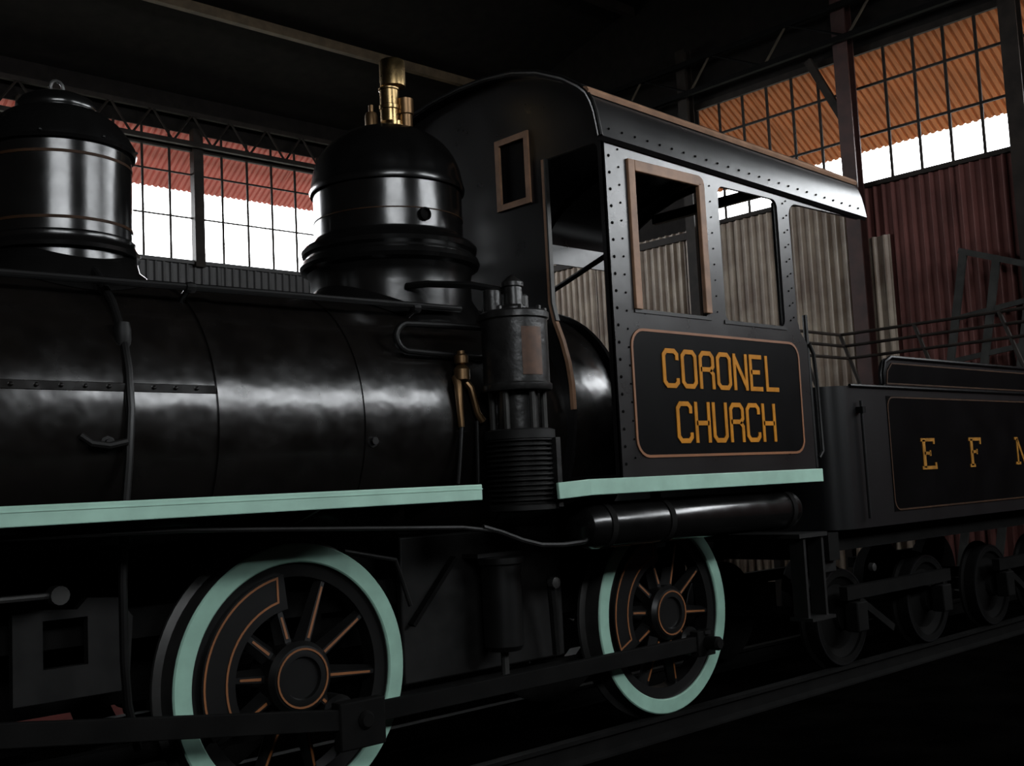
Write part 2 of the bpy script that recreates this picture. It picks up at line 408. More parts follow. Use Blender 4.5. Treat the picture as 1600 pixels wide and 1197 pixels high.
# sand dome
sx = -.78
sand = MB().lathe([(.31,2.16),(.31,2.36),(.305,2.40),(.305,2.845),(.322,2.85),(.328,2.865),(.322,2.89),(.30,2.93),(.26,2.985),(.21,3.025),(.17,3.045),(.0,3.06)], (sx,YC,0), 'z', 56).build('sand_dome', 'dome', LOCO, 30)
MB().lathe([(.30,2.395),(.335,2.398),(.338,2.415),(.325,2.43),(.318,2.445),(.32,2.462),(.30,2.475)], (sx,YC,0), 'z', 56, True).build('moulding', 'dome', sand)
def saddle(x, r0, r1, dz, name, parent, rb=RB):
    m = MB(); n = 56; rows = []
    for rr, lift in ((r1, .004), (r1-.012, .022), (r0+(r1-r0)*.35, .04), (r0+.004, dz), (r0-.02, dz+.01)):
        row = []
        for k in range(n):
            t = 2*PI*k/n; dx, dy = rr*math.cos(t), rr*math.sin(t)
            row.append((x+dx, YC+dy, ZB+math.sqrt(max(.02, rb*rb-dy*dy))+lift))
        rows.append(row)
    m.add([p for r_ in rows for p in r_], [(i*n+k, i*n+(k+1) % n, (i+1)*n+(k+1) % n, (i+1)*n+k) for i in range(len(rows)-1) for k in range(n)])
    return m.build(name, 'dome', parent, 60)
saddle(sx, .31, .37, .11, 'base_flange', sand)
lid = MB().lathe([(0,3.03),(.165,3.035),(.172,3.05),(.168,3.075),(.150,3.10),(.11,3.12),(.05,3.132),(0,3.135)], (sx,YC,0), 'z', 40).build('lid', 'dome', sand)
MB().tube([(sx+.028*math.cos(t*PI/6), YC, 3.165+.03*math.sin(t*PI/6)) for t in range(12)], .008, 8, True).build('lifting_ring', 'steel', sand)
for z in (2.795, 2.52):
    MB().lathe([(.303,z-.006),(.3075,z-.006),(.3075,z+.006),(.303,z+.006)], (sx,YC,0), 'z', 56, True).build('pinstripe', 'dimstripe', sand)
for a in range(0, 360, 45):
    t = math.radians(a+12); MB().lathe([(.010,-.006),(.010,.0),(0,.006)], (sx+.326*math.cos(t), YC+.326*math.sin(t), 2.875), 'z', 6).build('bolt', 'iron', sand)

# steam dome
dx = 1.0
pr = [(.43,2.2),(.43,2.40),(.43,2.45),(.435,2.475),(.445,2.50),(.475,2.515),(.484,2.535),(.476,2.56),(.455,2.572),(.452,2.585),(.468,2.60),(.472,2.622),(.455,2.642),(.425,2.652),(.405,2.672),(.4005,2.685),(.40,2.69),(.40,2.70),(.40,2.80),(.40,2.92),(.40,2.93)]
steam = MB().lathe(pr+[(.37,2.935),(0,2.94)], (dx,YC,0), 'z', 64).build('steam_dome', 'dome', LOCO, 33)
cap = [(.39,2.93),(.416,2.932),(.420,2.95),(.413,2.975)]+[(.408*math.cos(math.radians(a))**.85, 2.975+.335*math.sin(math.radians(a))) for a in range(6, 80, 7)]+[(.06,3.312),(0,3.315)]
MB().lathe(cap, (dx,YC,0), 'z', 64).build('dome_cap', 'dome', steam, 40)
saddle(dx, .43, .475, .06, 'base_flange', steam, RB+.018)
MB().lathe([(.035,.02),(.035,-.015),(.026,-.018),(.024,-.006),(0,-.006)], (.93, YC-.394, 2.745), 'y', 14).build('plug', 'dull', steam)
MB().lathe([(.398,2.775),(.4025,2.775),(.4025,2.781),(.398,2.781)], (dx,YC,0), 'z', 64, True).build('pinstripe', 'dimstripe', steam)
# brass mountings on the dome
vx, vy = 1.065, .55
sv = MB().lathe([(.085,3.27),(.085,3.325),(.05,3.335),(.05,3.36)], (vx,vy,0), 'z', 28).build('safety_valve', 'brass', LOCO)
MB().lathe([(.052,3.36),(.052,3.425),(.058,3.43),(.058,3.45),(.052,3.455),(.052,3.535),(.058,3.54),(.058,3.548),(.0,3.548)], (vx-.02,vy+.01,0), 'z', 24).build('valve_body', 'brass', sv)
MB().lathe([(.038,3.33),(.038,3.40),(.046,3.405),(.046,3.49),(.02,3.50),(0,3.50)], (vx+.055,vy-.035,0), 'z', 20).build('valve_stem', 'oldbrass', sv)
MB().lathe([(0,3.548),(.045,3.55),(.071,3.56),(.071,3.70),(.066,3.708),(.060,3.69),(.0,3.685)], (vx,vy,0), 'z', 32).build('whistle_bell', 'brass', sv)
wx, wy = 1.07, .765
s2 = MB().lathe([(.05,3.22),(.05,3.31),(.03,3.32),(.03,3.33)], (wx,wy,0), 'z', 20).build('safety_valve', 'oldbrass', LOCO)
MB().lathe([(.038,3.33),(.042,3.335),(.042,3.38),(.036,3.385),(.036,3.46),(.03,3.475),(.014,3.48),(.014,3.52),(0,3.525)], (wx,wy,0), 'z', 20).build('valve_body', 'oldbrass', s2)
MB().lathe([(.02,3.24),(.02,3.36),(.012,3.37),(0,3.37)], (wx-.09,wy,0), 'z', 12).build('relief_cock', 'oldbrass', s2)

# handrail along the boiler
hr = MB().tube([(-2.4, .07, 2.215),(-1.2,.07,2.225),(0,.07,2.24),(1.07,.07,2.25)], .016, 10).build('handrail', 'black', LOCO)
for x in (-1.7, -.42, .78):
    z = 2.232; MB().tube([(x,.07,z),(x,.13,z-.025),(x,.18,z-.07)], [.017,.012,.02], 8).build('stanchion', 'black', hr)
    MB().lathe([(.0,-.03),(.022,-.02),(.026,0),(.022,.02),(0,.03)], (x,.07,z), 'x', 10).build('rail_ball', 'black', hr)

# sand pipe down the boiler side
pp = [(-.76,.30,2.36),(-.755,.20,2.27),(-.75,.085,2.15),(-.755,-.02,2.0),(-.765,-.085,1.86),(-.775,-.125,1.70),(-.79,-.132,1.5),(-.81,-.132,1.3),(-.82,-.13,1.05),(-.815,-.12,.76),(-.80,-.11,.6),(-.74,-.06,.42)]
sp = MB().tube(pp, .017, 10).build('sand_pipe', 'black', LOCO)
MB().lathe([(.028,-.05),(.034,-.02),(.034,.02),(.028,.05)], (-.757,-.02,2.0), 'z', 12).build('pipe_joint', 'iron', sp)
MB().tube([(-.96,-.11,1.60),(-.93,-.135,1.57),(-.87,-.145,1.56),(-.80,-.14,1.575)], .014, 8).build('pipe_clip', 'iron', sp)

# cooling pipe loop and check valve on the firebox side
yl = -.08
loop = [(1.12,yl,2.13),(.9,yl,2.13),(.70,yl,2.125)]+[(.62+.068*math.cos(math.radians(a))*1.2, yl, 2.058+.068*math.sin(math.radians(a))) for a in range(110, 260, 20)]+[(.70,yl,1.99),(.9,yl,1.985),(1.12,yl,1.985)]
MB().tube(loop, .016, 10).build('pipe_loop', 'black', LOCO)
cv = MB().lathe([(.02,1.93),(.035,1.94),(.035,1.975),(.02,1.985),(.02,2.0)], (.88,-.14,0), 'z', 14).build('check_valve', 'oldbrass', LOCO)
MB().lathe([(.022,1.85),(.04,1.86),(.04,1.91),(.022,1.93)], (.88,-.14,0), 'z', 14).build('valve_body', 'oldbrass', cv)
MB().tube([(.86,-.12,1.87),(.845,-.15,1.83),(.85,-.155,1.63)], [.024,.02,.016], 10).build('brass_pipe', 'oldbrass', cv)
MB().tube([(.90,-.12,1.87),(.925,-.15,1.82),(.955,-.155,1.70),(.985,-.155,1.66)], [.02,.017,.017,.02], 10).build('brass_pipe', 'oldbrass', cv)
MB().tube([(.85,-.155,1.63),(.83,-.16,1.5),(.81,-.16,1.36)], .010, 8).build('drain_pipe', 'black', cv)
MB().tube([(.95,-.155,1.66),(.945,-.155,1.5),(.94,-.155,1.36)], .010, 8).build('drain_pipe', 'black', cv)

# running boards with teal edge strips
YS = -.5
rb_ = MB().box(-3.0, .66, YS+.012, -.02, 1.335, 1.35).build('running_board', 'dull', LOCO)
MB().box(-3.0, .655, YS-.006, YS+.012, 1.283, 1.352).build('edge_strip', 'teal', rb_, bevel=.004)
MB().box(-3.0, .655, YS-.009, YS-.005, 1.330, 1.334).build('edge_bead', 'teal', rb_)
for x in (-2.2, -1.1, -.05, .6):
    MB().prism([(YS+.02,1.335),(-.02,1.335),(-.02,1.2)], x-.01, x+.01, 'yz').build('bracket', 'black', rb_)
rc = MB().box(1.33, 3.42, YS+.012, .1, 1.335, 1.35).build('running_board', 'dull', LOCO)
MB().box(1.33, 3.40, YS-.022, YS+.006, 1.275, 1.353).build('edge_strip', 'teal', rc, bevel=.004)
MB().bar((1.135, YS+.004, 1.304), (1.34, YS-.012, 1.314), .02, .078).build('edge_strip', 'teal', rc, bevel=.004)
MB().tube([(-3,-.4,1.275),(-.7,-.4,1.235),(.62,-.4,1.165),(.80,-.4,1.14)], .010, 8).build('reach_rod', 'iron', LOCO)
MB().tube([(.74,-.4,1.16),(.85,-.4,1.13),(.98,-.4,1.085),(1.10,-.4,1.055),(1.25,-.4,1.045),(1.40,-.4,1.05),(1.5,-.38,1.1)], .013, 8).build('air_pipe', 'iron', LOCO)

# air pump
px, py = 1.10, -.29
pump = MB().lathe([(.10,1.60),(.10,1.80)], (px,py,0), 'z', 20).build('air_pump', 'pump', LOCO)
MB().lathe([(.0,1.79),(.168,1.792),(.172,1.80),(.172,1.822),(.162,1.83),(.162,2.135),(.172,2.143),(.172,2.17),(.16,2.18),(0,2.185)], (px,py,0), 'z', 40).build('steam_cylinder', 'pump', pump, 30)
MB().lathe([(.1625,1.86),(.1655,1.86),(.1655,2.09),(.1625,2.09)], (px,py,0), 'z', 14, True, math.radians(-122), math.radians(-84)).build('brown_plate', 'copper', pump)  # thin brown arc over part of the steam cylinder
fins = [(0,1.21),(.12,1.212),(.172,1.222),(.172,1.245)]
z = 1.255
while z < 1.55: fins += [(.148,z),(.148,z+.010),(.168,z+.013),(.168,z+.021)]; z += .0235
fins += [(.148,1.555),(.174,1.56),(.174,1.60),(.15,1.608),(0,1.61)]
MB().lathe(fins, (px,py,0), 'z', 36).build('air_cylinder', 'iron', pump, 25)
MB().box(px+.075, px+.105, py-.172, py-.14, 1.23, 1.56).build('cylinder_strap', 'pump', pump)
for a in range(0, 360, 60):
    t = math.radians(a+20); c_ = (px+.125*math.cos(t), py+.125*math.sin(t), 0)
    MB().lathe([(.016,1.60),(.016,1.80)], c_, 'z', 8).build('column', 'steel', pump)
for a in range(0, 360, 40):
    t = math.radians(a); c_ = (px+.15*math.cos(t), py+.15*math.sin(t), 0)
    MB().lathe([(.013,2.17),(.013,2.195),(0,2.2)], c_, 'z', 6).build('bolt', 'steel', pump)
MB().lathe([(.075,2.17),(.075,2.20),(.05,2.215),(.047,2.30),(.055,2.305),(.055,2.325),(.03,2.345),(.012,2.36),(0,2.365)], (px-.01,py-.01,0), 'z', 24).build('valve_chest', 'pump', pump)
MB().lathe([(.045,2.18),(.045,2.28),(.03,2.29),(0,2.295)], (px-.11,py+.03,0), 'z', 16).build('valve_chest', 'pump', pump)
MB().lathe([(.03,2.18),(.03,2.26),(.02,2.27),(0,2.27)], (px+.045,py-.02,0), 'z', 12).build('lubricator', 'steel', pump)
MB().tube([(px,py,2.28),(px-.12,py+.15,2.33),(px-.25,py+.35,2.36),(px-.3,py+.45,2.36)], .018, 8).build('steam_pipe', 'black', pump)

# air reservoir under the cab
res = MB().lathe([(0,1.40),(.06,1.405),(.10,1.43),(.116,1.48),(.116,3.22),(.10,3.26),(.05,3.285),(0,3.29)], (0,-.35,1.12), 'x', 32).build('air_reservoir', 'dome', LOCO)
for x in (1.56, 2.02, 3.16):
    MB().lathe([(.114,x-.02),(.122,x-.02),(.122,x+.02),(.114,x+.02)], (0,-.35,1.12), 'x', 32, True).build('strap', 'dull', res)
    MB().box(x-.02, x+.02, -.37, -.33, 1.22, 1.34).build('hanger', 'dull', res)

# ---- cab
CX0, CX1, CY0, CY1 = 1.60, 3.36, -.5, 1.6
def roof_profile(dn=0.):
    h = [(-.527,3.092),(-.523,3.115),(-.514,3.165),(-.502,3.225),(-.482,3.285),(-.452,3.34),(-.40,3.39),(-.29,3.465),(-.10,3.555),(.10,3.615),(.32,3.645),(.55,3.655)]
    h = [(y, z-dn) for y, z in h]
    return h+[(2*YC-y, z) for y, z in h[-2::-1]]
rp = roof_profile()
def side(y0, y1, name, parent):
    outer = [(CX0,1.35),(CX1,1.35),(CX1,2.12),(3.30,2.18),(3.275,2.25),(3.262,2.90)]+arc(3.347,2.90,.085,180,90,6)+[(4.10,2.99),(4.13,3.04),(4.13,3.13),(CX0,3.13)]
    holes = [rrect(1.78,2.395,2.215,2.995,.045), rrect(2.545,3.14,2.205,2.985,.05)]
    return MB().plate(outer, holes, y0, y1, 'xz').build(name, 'cab', parent, 0)
cab = side(CY0, CY0+.022, 'cab', LOCO)
side(CY1-.022, CY1, 'far_side_panel', cab)
wout = [(CY0+.01,1.35),(CY1-.01,1.35)]+[(y, z-.012) for y, z in rp[::-1] if CY0+.005 < y < CY1-.005]
# keep the outline inside the roof
wout = [(CY0+.01,1.35),(CY1-.01,1.35),(CY1-.01,3.20)]+[(y, z-.014) for y, z in rp[::-1] if CY0+.03 < y < CY1-.03]+[(CY0+.01,3.20)]
door = [(-.452,1.37),(-.452,3.06),(-.43,3.085),(-.06,3.085),(-.06,2.30),(-.085,2.2),(-.13,2.09),(-.165,1.97),(-.182,1.85),(-.185,1.72),(-.18,1.62),(-.15,1.45),(-.12,1.37)]
mirror = lambda pl: [(2*YC-y, z) for y, z in pl][::-1]
fwin = rect(.075, .285, 2.905, 3.25)
front = MB().plate(wout, [door, fwin, mirror(door), mirror(fwin)], CX0, CX0+.022, 'yz').build('front_wall', 'cab', cab, 0)
dt = door[3:]
MB().strip(dt[:-3], .022, CX0-.012, CX0+.012, 'yz').build('door_trim', 'tan', cab, 0)
MB().strip([(y-.018, z) for y, z in dt[:3]], .010, CX0-.016, CX0+.010, 'yz').build('door_edge', 'steel', cab, 0)
MB().strip(rect(.062,.298,2.892,3.263), .034, CX0-.012, CX0+.004, 'yz', True).build('front_window_frame', 'tan', cab, 0)
MB().box(CX0+.01, CX0+.014, .07, .29, 2.9, 3.255).build('front_window_pane', 'panel', cab)
# roof
m = MB(); low = [(y, z) for y, z in roof_profile(.02)]
inner = [(y+(.018 if y < YC-.3 else (-.018 if y > YC+.3 else 0)), z) for y, z in low]
m.prism(rp+inner[::-1], 1.54, 4.16, 'yz')
def sag(mb):                                              # the roof drops a little towards the tender
    mb.v = [(x, y, z-max(0, x-1.55)*.034) for x, y, z in mb.v]; return mb
roof = sag(m).build('roof', 'cab', cab, 25)
for sgn in (1, -1):
    pts = [(-.466,3.325),(-.474,3.343),(-.462,3.363),(-.44,3.369),(-.42,3.355),(-.44,3.333)]
    if sgn < 0: pts = [(2*YC-y, z) for y, z in pts]
    sag(MB().prism(pts, 1.535, 4.165, 'yz')).build('roof_trim', 'tan', cab, 50)
MB().tube([(1.545, y, z) for y, z in roof_profile(.004)], .014, 8).build('roof_rim', 'black', cab)
# rear arch under the roof
ro = [(y, z-.03) for y, z in rp if CY0 < y < CY1]
sag(MB().prism([(y, z-.05) for y, z in ro[::-1]]+ro, 4.08, 4.10, 'yz')).build('rear_arch', 'black', cab, 0)
MB().box(4.06, 4.11, -.12, 1.22, 3.305, 3.375).build('rear_tie', 'black', cab)
for i in range(4):
    x = 1.9+i*.68
    sag(MB().tube([(x, y, z-.045) for y, z in rp if CY0+.03 < y < CY1-.03], .018, 6)).build('roof_hoop', 'dull', cab)
MB().box(CX0+.03, CX1, CY0+.03, CY1-.03, 1.335, 1.352).build('cab_floor', 'dull', cab)
MB().tube([(2.6,.40,2.76),(2.6,.90,2.61),(2.6,1.0,2.5)], .018, 8).build('regulator_rod', 'black', cab)
MB().lathe([(RB-.02,2.04),(RB+.045,2.045),(RB+.045,2.075),(RB-.02,2.08)], (0,YC,ZB), 'x', 60, True).build('backhead_ring', 'dome', cab)
# side window sash (first window)
m = MB()
MB().box(1.762, 1.815, CY0-.016, CY0+.010, 2.215, 3.01).build('window_frame', 'tan', cab, bevel=.004)
MB().box(2.355, 2.408, CY0-.016, CY0+.010, 2.235, 2.965).build('window_frame', 'tan', cab, bevel=.004)
MB().prism([(1.815,2.95),(2.355,2.95),(2.408,2.965),(2.395,2.995),(2.365,3.01),(1.815,3.01)], CY0-.016, CY0+.010).build('window_frame', 'tan', cab, bevel=.004)
for x in (2.545, 3.13):
    MB().box(x-.008, x+.02, CY0+.012, CY0+.03, 2.22, 2.97).build('window_guide', 'black', cab)
MB().box(2.53, 3.15, CY0-.006, CY0+.02, 2.188, 2.208).build('window_sill', 'black', cab)
MB().box(1.76, 2.41, CY0-.006, CY0+.02, 2.198, 2.217).build('window_sill', 'black', cab)
# rivets
m = MB()
def rivet(x, z, r=.0085, y=CY0):
    if y < CY0: z -= (x-1.55)*.034
    m.lathe([(r,.002),(r,-.002),(r*.6,-.006),(0,-.0075)], (x,y,z), 'y', 8)
for i in range(20): rivet(1.628, 1.42+i*.088)
for i in range(18): rivet(1.70, 1.45+i*.094, .006)
for i in range(23): rivet(1.68+i*.105, 3.09, .006)
for i in range(9): rivet(2.47, 2.25+i*.09, .005); rivet(3.20, 2.25+i*.09, .006); rivet(3.235, 2.27+i*.09, .005)
for i in range(25): rivet(1.62+i*.102, 3.14, .0065, -.520)
m.build('rivet', 'dull', cab, kind='stuff')
# name panel
MB().prism(rrect(1.72,3.25,1.455,2.11,.09), CY0-.003, CY0+.001).build('name_panel', 'panel', cab, 0)
MB().strip(rrect(1.72,3.25,1.455,2.11,.09)[:-1], .014, CY0-.006, CY0-.001, closed=True).build('pinstripe', 'stripe', cab, 0)
ROUND = [(0,.12),(.2,0),(.8,0),(1,.12),(1,.88),(.8,1),(.2,1),(0,.88)]
GL = {'C': [[(1,.74),(1,.90),(.8,1),(.2,1),(0,.88),(0,.12),(.2,0),(.8,0),(1,.10),(1,.22)]],
      'O': [ROUND+[ROUND[0]]],
      'R': [[(0,-.06),(0,.88),(.2,1),(.8,1),(1,.88),(1,.62),(.84,.52),(0,.52)], [(.78,.5),(1,.38),(1,-.06)]],
      'N': [[(0,-.06),(0,1.06)],[(0,.98),(1,.02)],[(1,-.06),(1,1.06)]],
      'E': [[(1,1),(0,1),(0,0),(1,0)],[(0,.52),(.8,.52)]],
      'L': [[(0,1.06),(0,0),(1.06,0)]],
      'H': [[(0,-.06),(0,1.06)],[(1,-.06),(1,1.06)],[(0,.48),(1,.48)]],
      'U': [[(0,1.06),(0,.12),(.2,0),(.8,0),(1,.12),(1,1.06)]]}
def word(txt, x0, z0, pitch, w, h, sw):
    for i, chx in enumerate(txt):
        mm = MB()
        for st in GL[chx]:
            pts = [(x0+i*pitch+u*w, z0+sw/2+v*(h-sw)) for u, v in st]
            if chx == 'O': mm.strip(pts[:-1], sw, CY0-.008, CY0-.002, closed=True)
            else: mm.strip(pts, sw, CY0-.008, CY0-.002) if not (chx == 'N' and len(pts) == 2 and pts[0][0] != pts[1][0]) else mm.strip(pts, sw, CY0-.0076, CY0-.002)
        mm.build('letter', 'gold', cab, 0, label='gold block letter '+chx)
word('CORONEL', 1.965, 1.812, .1555, .110, .210, .025)
word('CHURCH', 2.055, 1.520, .156, .110, .222, .025)
# rear grab rail and footplate
gr = MB().tube([(3.40,-.49,2.12),(3.44,-.49,2.06),(3.455,-.49,1.9),(3.465,-.49,1.46),(3.42,-.49,1.42)], .012, 8).build('grab_rail', 'iron', LOCO)
MB().tube([(3.405,-.47,2.3),(3.41,-.47,1.36)], .016, 8).build('grab_post', 'black', gr)
fp = MB().box(3.25, 3.56, -.42, 1.5, .94, .965).build('footplate', 'iron', LOCO)
for x in (3.33, 3.53):
    MB().box(x-.012, x+.012, -.40, -.30, .45, .95).build('step_hanger', 'iron', fp)
MB().box(3.30, 3.56, -.44, -.28, .44, .46).build('step_tread', 'iron', fp)

# ---- wheels (local frame: face towards -y)
RW = .57
def make_driver():
    w = bpy.data.objects.new('driving_wheel', MB().lathe([(.485,.012),(.562,.0),(.569,.008),(.569,.105),(.60,.118),(.60,.135),(.57,.145),(.485,.145)], (0,0,0), 'y', 72, True).mesh('driving_wheel', 30))
    w.data.materials.append(M['steel'])
    COL.objects.link(w); w.parent = LOCO
    P = lambda mb, n, m_, sm=30: mb.build(n, m_, w, sm)
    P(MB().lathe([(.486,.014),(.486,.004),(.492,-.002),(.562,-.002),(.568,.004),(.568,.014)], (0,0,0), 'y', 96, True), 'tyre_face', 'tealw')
    P(MB().lathe([(.425,.028),(.486,.022),(.486,.12),(.425,.115)], (0,0,0), 'y', 72, True), 'rim', 'black')
    P(MB().lathe([(0,-.03),(.085,-.03),(.09,-.045),(.112,-.045),(.135,-.042),(.155,-.02),(.158,.13),(0,.13)], (0,0,0), 'y', 40), 'hub', 'black')
    for k in range(10):
        a = math.radians(-5+36*k); c_, s_ = math.cos(a), math.sin(a); mb = MB()
        def q(r, t, y): return (r*c_-t*s_, y, r*s_+t*c_)
        v = []
        for r, wd, d0, d1 in ((.14,.042,.008,.10), (.44,.026,.035,.095)):
            v += [q(r,-wd,(d0+d1)/2), q(r,-wd*.35,d0), q(r,wd*.35,d0), q(r,wd,(d0+d1)/2), q(r,wd*.35,d1), q(r,-wd*.35,d1)]
        mb.add(v, [(i,(i+1) % 6,6+(i+1) % 6,6+i) for i in range(6)]+[(5,4,3,2,1,0),(6,7,8,9,10,11)])
        P(mb, 'spoke', 'black', 20)
        deg = (-5+36*k) % 360
        r0, r1 = (.17, .265 if 92 < deg < 212 else .40)
        d = lambda r: .008+.027*(r-.14)/.30-.002
        sb = MB(); sb.add([q(r0,-.006,d(r0)), q(r0,.006,d(r0)), q(r1,.005,d(r1)), q(r1,-.005,d(r1)), q(r0,-.006,d(r0)+.004), q(r0,.006,d(r0)+.004), q(r1,.005,d(r1)+.004), q(r1,-.005,d(r1)+.004)], [(0,1,2,3),(7,6,5,4),(0,4,5,1),(1,5,6,2),(2,6,7,3),(3,7,4,0)])
        P(sb, 'pinstripe', 'stripe', 0)
    cw = arc(0,0,.445,97,207,22)+arc(0,0,.295,207,97,16)
    P(MB().prism(cw, .0, .10), 'counterweight', 'black', 30)
    st = arc(0,0,.434,101.5,201.5,22)+arc(0,0,.335,200,104.5,16)
    P(MB().strip(st, .009, -.003, .002, closed=True), 'pinstripe', 'stripe', 0)
    P(MB().strip(arc(0,0,.122,0,350,35), .008, -.048, -.044, closed=True), 'pinstripe', 'stripe', 0)
    a = math.radians(-42.7)
    P(MB().lathe([(.07,-.02),(.085,.0),(.085,.10),(0,.10)], (.28*math.cos(a),0,.28*math.sin(a)), 'y', 20), 'crank_boss', 'black')
    P(MB().lathe([(.0,-.22),(.028,-.22),(.04,-.205),(.04,.02),(0,.02)], (.28*math.cos(a),0,.28*math.sin(a)), 'y', 16), 'crank_pin', 'dull')
    return w
WB = 2.47
w1 = make_driver(); w1.matrix_parent_inverse = Matrix.Translation((0,-YC,0)); w1.location = (0,0,RW)
w2 = copy_part(w1, LOCO); w2.location = (WB,0,RW)
for x in (0, WB):
    wf = copy_part(w1, LOCO); wf.location = (x, 2*YC, RW); wf.rotation_euler = (0, PI/2*0, PI)
    MB().lathe([(.075,.1),(.075,2*YC-.1)], (x,0,RW), 'y', 16).build('axle', 'iron', LOCO)
# rods
ax, az = .28*math.cos(math.radians(-42.7)), .28*math.sin(math.radians(-42.7))
zr = RW+az
sr = MB().box(ax, WB+ax, -.115, -.075, zr-.042, zr+.042).build('side_rod', 'dull', LOCO, bevel=.004)
for x in (ax, WB+ax):
    MB().box(x-.085, x+.075, -.125, -.065, zr-.075, zr+.07).build('rod_end', 'dull', sr, bevel=.006)
    MB().lathe([(.03,-.02),(.03,.0),(0,.0)], (x,-.115,zr+.07), 'z', 10).build('oil_cup', 'iron', sr)
mr_ = MB(); a_, b_ = Vector((ax,-.175,zr)), Vector((-2.15,-.175,.70))
mr_.bar(a_, b_, .035, .085).build
mr = mr_.build('main_rod', 'dull', LOCO, bevel=.004)
MB().box(ax-.13, ax+.105, -.20, -.145, zr-.115, zr+.085).build('rod_big_end', 'dull', mr, bevel=.008)
MB().box(-2.3, -2.0, -.24, -.10, .58, .82).build('crosshead', 'iron', mr, bevel=.01)
for z in (.50, .90):
    MB().box(-2.9, -1.35, -.20, -.15, z-.02, z+.02).build('guide_bar', 'steel', LOCO)
# cylinder block ahead of the frame
cyl = MB().lathe([(0,-3.35),(.19,-3.35),(.21,-3.33),(.21,-3.28),(.19,-3.27),(.19,-2.75),(.21,-2.74),(.21,-2.69),(.18,-2.67),(0,-2.67)], (0,-.175,.70), 'x', 36).build('cylinder', 'black', LOCO)
MB().box(-3.28, -2.74, -.30, .35, .86, 1.18).build('steam_chest', 'black', cyl, bevel=.02)
MB().lathe([(.03,-2.68),(.03,-2.25)], (0,-.175,.70), 'x', 12).build('piston_rod', 'steel', cyl)
# frames
for yy in (.20, .84):
    fr = MB().box(-3.2, 3.5, yy, yy+.06, .80, .92).build('frame', 'dull', LOCO)
    MB().box(-1.4, 3.2, yy, yy+.06, .30, .38).build('lower_bar', 'dull', fr)
    for x in (-.22, .22, WB-.22, WB+.22, -1.3, 1.22, 3.1):
        MB().box(x-.04, x+.04, yy+.001, yy+.059, .32, .85).build('pedestal', 'dull', fr)
MB().box(-3.1, -.12, .50, .60, .50, 1.08).build('valve_gear_plate', 'dull', LOCO)
MB().box(.20, 2.1, .27, .83, .62, 1.2).build('firebox', 'dull', LOCO)
MB().box(2.2, 3.3, .50, .60, .55, 1.2).build('drag_box', 'dull', LOCO)
# guide yoke left of the leading wheel
MB().plate([(-1.14,.62),(-.70,.62),(-.68,.90),(-.74,.98),(-.86,.99),(-.90,.95),(-1.14,.97)], [rect(-1.03,-.86,.74,.92)], .10, .14).build('guide_yoke', 'iron', LOCO, 0)
MB().lathe([(.0,-.03),(.035,-.03),(.035,.03),(0,.03)], (-1.02,-.02,1.02), 'y', 14).build('rocker_pin', 'steel', LOCO)
MB().tube([(-2.6,-.02,1.03),(-1.02,-.02,1.02)], .013, 8).build('valve_rod', 'steel', LOCO)
MB().tube([(-1.3,.05,1.12),(-.95,.05,1.17),(-.75,.05,1.235),(-.5,.05,1.24)], .011, 8).build('brake_pipe', 'iron', LOCO)
MB().tube([(-1.6,.02,1.105),(-.6,.02,1.13)], .010, 8).build('reach_rod', 'iron', LOCO)
# firebox side plate and brake cylinder between the wheels
MB().box(.66, 1.75, .12, .16, .42, 1.12).build('ash_pan', 'iron', LOCO, bevel=.01)
MB().bar((.70,.10,.70), (.98,.10,1.0), .02, .045, (0,1,0)).build('brake_lever', 'dull', LOCO)
bc = MB().lathe([(0,.52),(.085,.525),(.10,.55),(.10,.95),(.118,.955),(.118,.985),(0,.99)], (1.20,.0,0), 'z', 28).build('brake_cylinder', 'black', LOCO, 30)
MB().box(1.05, 1.35, .0, .16, .99, 1.01).build('mounting_plate', 'black', bc)
MB().tube([(1.20,0,.52),(1.20,0,.40)], .02, 8).build('piston_rod', 'steel', bc)
MB().lathe([(0,-.03),(.03,-.02),(.03,.02),(0,.03)], (1.52,-.05,.83), 'y', 10).build('brake_pin', 'steel', LOCO)
MB().tube([(1.52,-.03,.86),(1.56,0,.70),(1.60,.03,.45)], .025, 8).build('brake_hanger', 'iron', LOCO)
MB().tube([(.30,.06,1.08),(.58,.05,1.02),(.66,.05,.80)], .012, 8).build('drain_pipe', 'iron', LOCO)

# ------------------------------------------------------------------ small wheels shared by bogie and tender
RS = .33
def make_small(parent, off):
    w = bpy.data.objects.new('truck_wheel', MB().lathe([(0,-.02),(.09,-.02),(.095,.02),(.22,.045),(.275,.02),(.275,.0),(.325,.0),(.329,.006),(.329,.09),(.36,.10),(.36,.12),(.26,.125),(.0,.11)], (0,0,0), 'y', 48).mesh('truck_wheel', 30))
    w.data.materials.append(M['dull']); COL.objects.link(w); w.parent = parent; w.matrix_parent_inverse = Matrix.Translation(-off)
    MB().lathe([(.316,-.003),(.322,-.004),(.327,-.003),(.327,.004),(.316,.004)], (0,0,0), 'y', 64, True).build('rim_line', 'tendgrey', w)
    return w
tw = make_small(LOCO, OFF[LOCO.name]); tw.location = (-2.35,0,RS)
for x, yy, rz in ((-3.4,0,0),(-2.35,2*YC,PI),(-3.4,2*YC,PI)):
    o = copy_part(tw, LOCO); o.location = (x,yy,RS); o.rotation_euler = (0,0,rz)

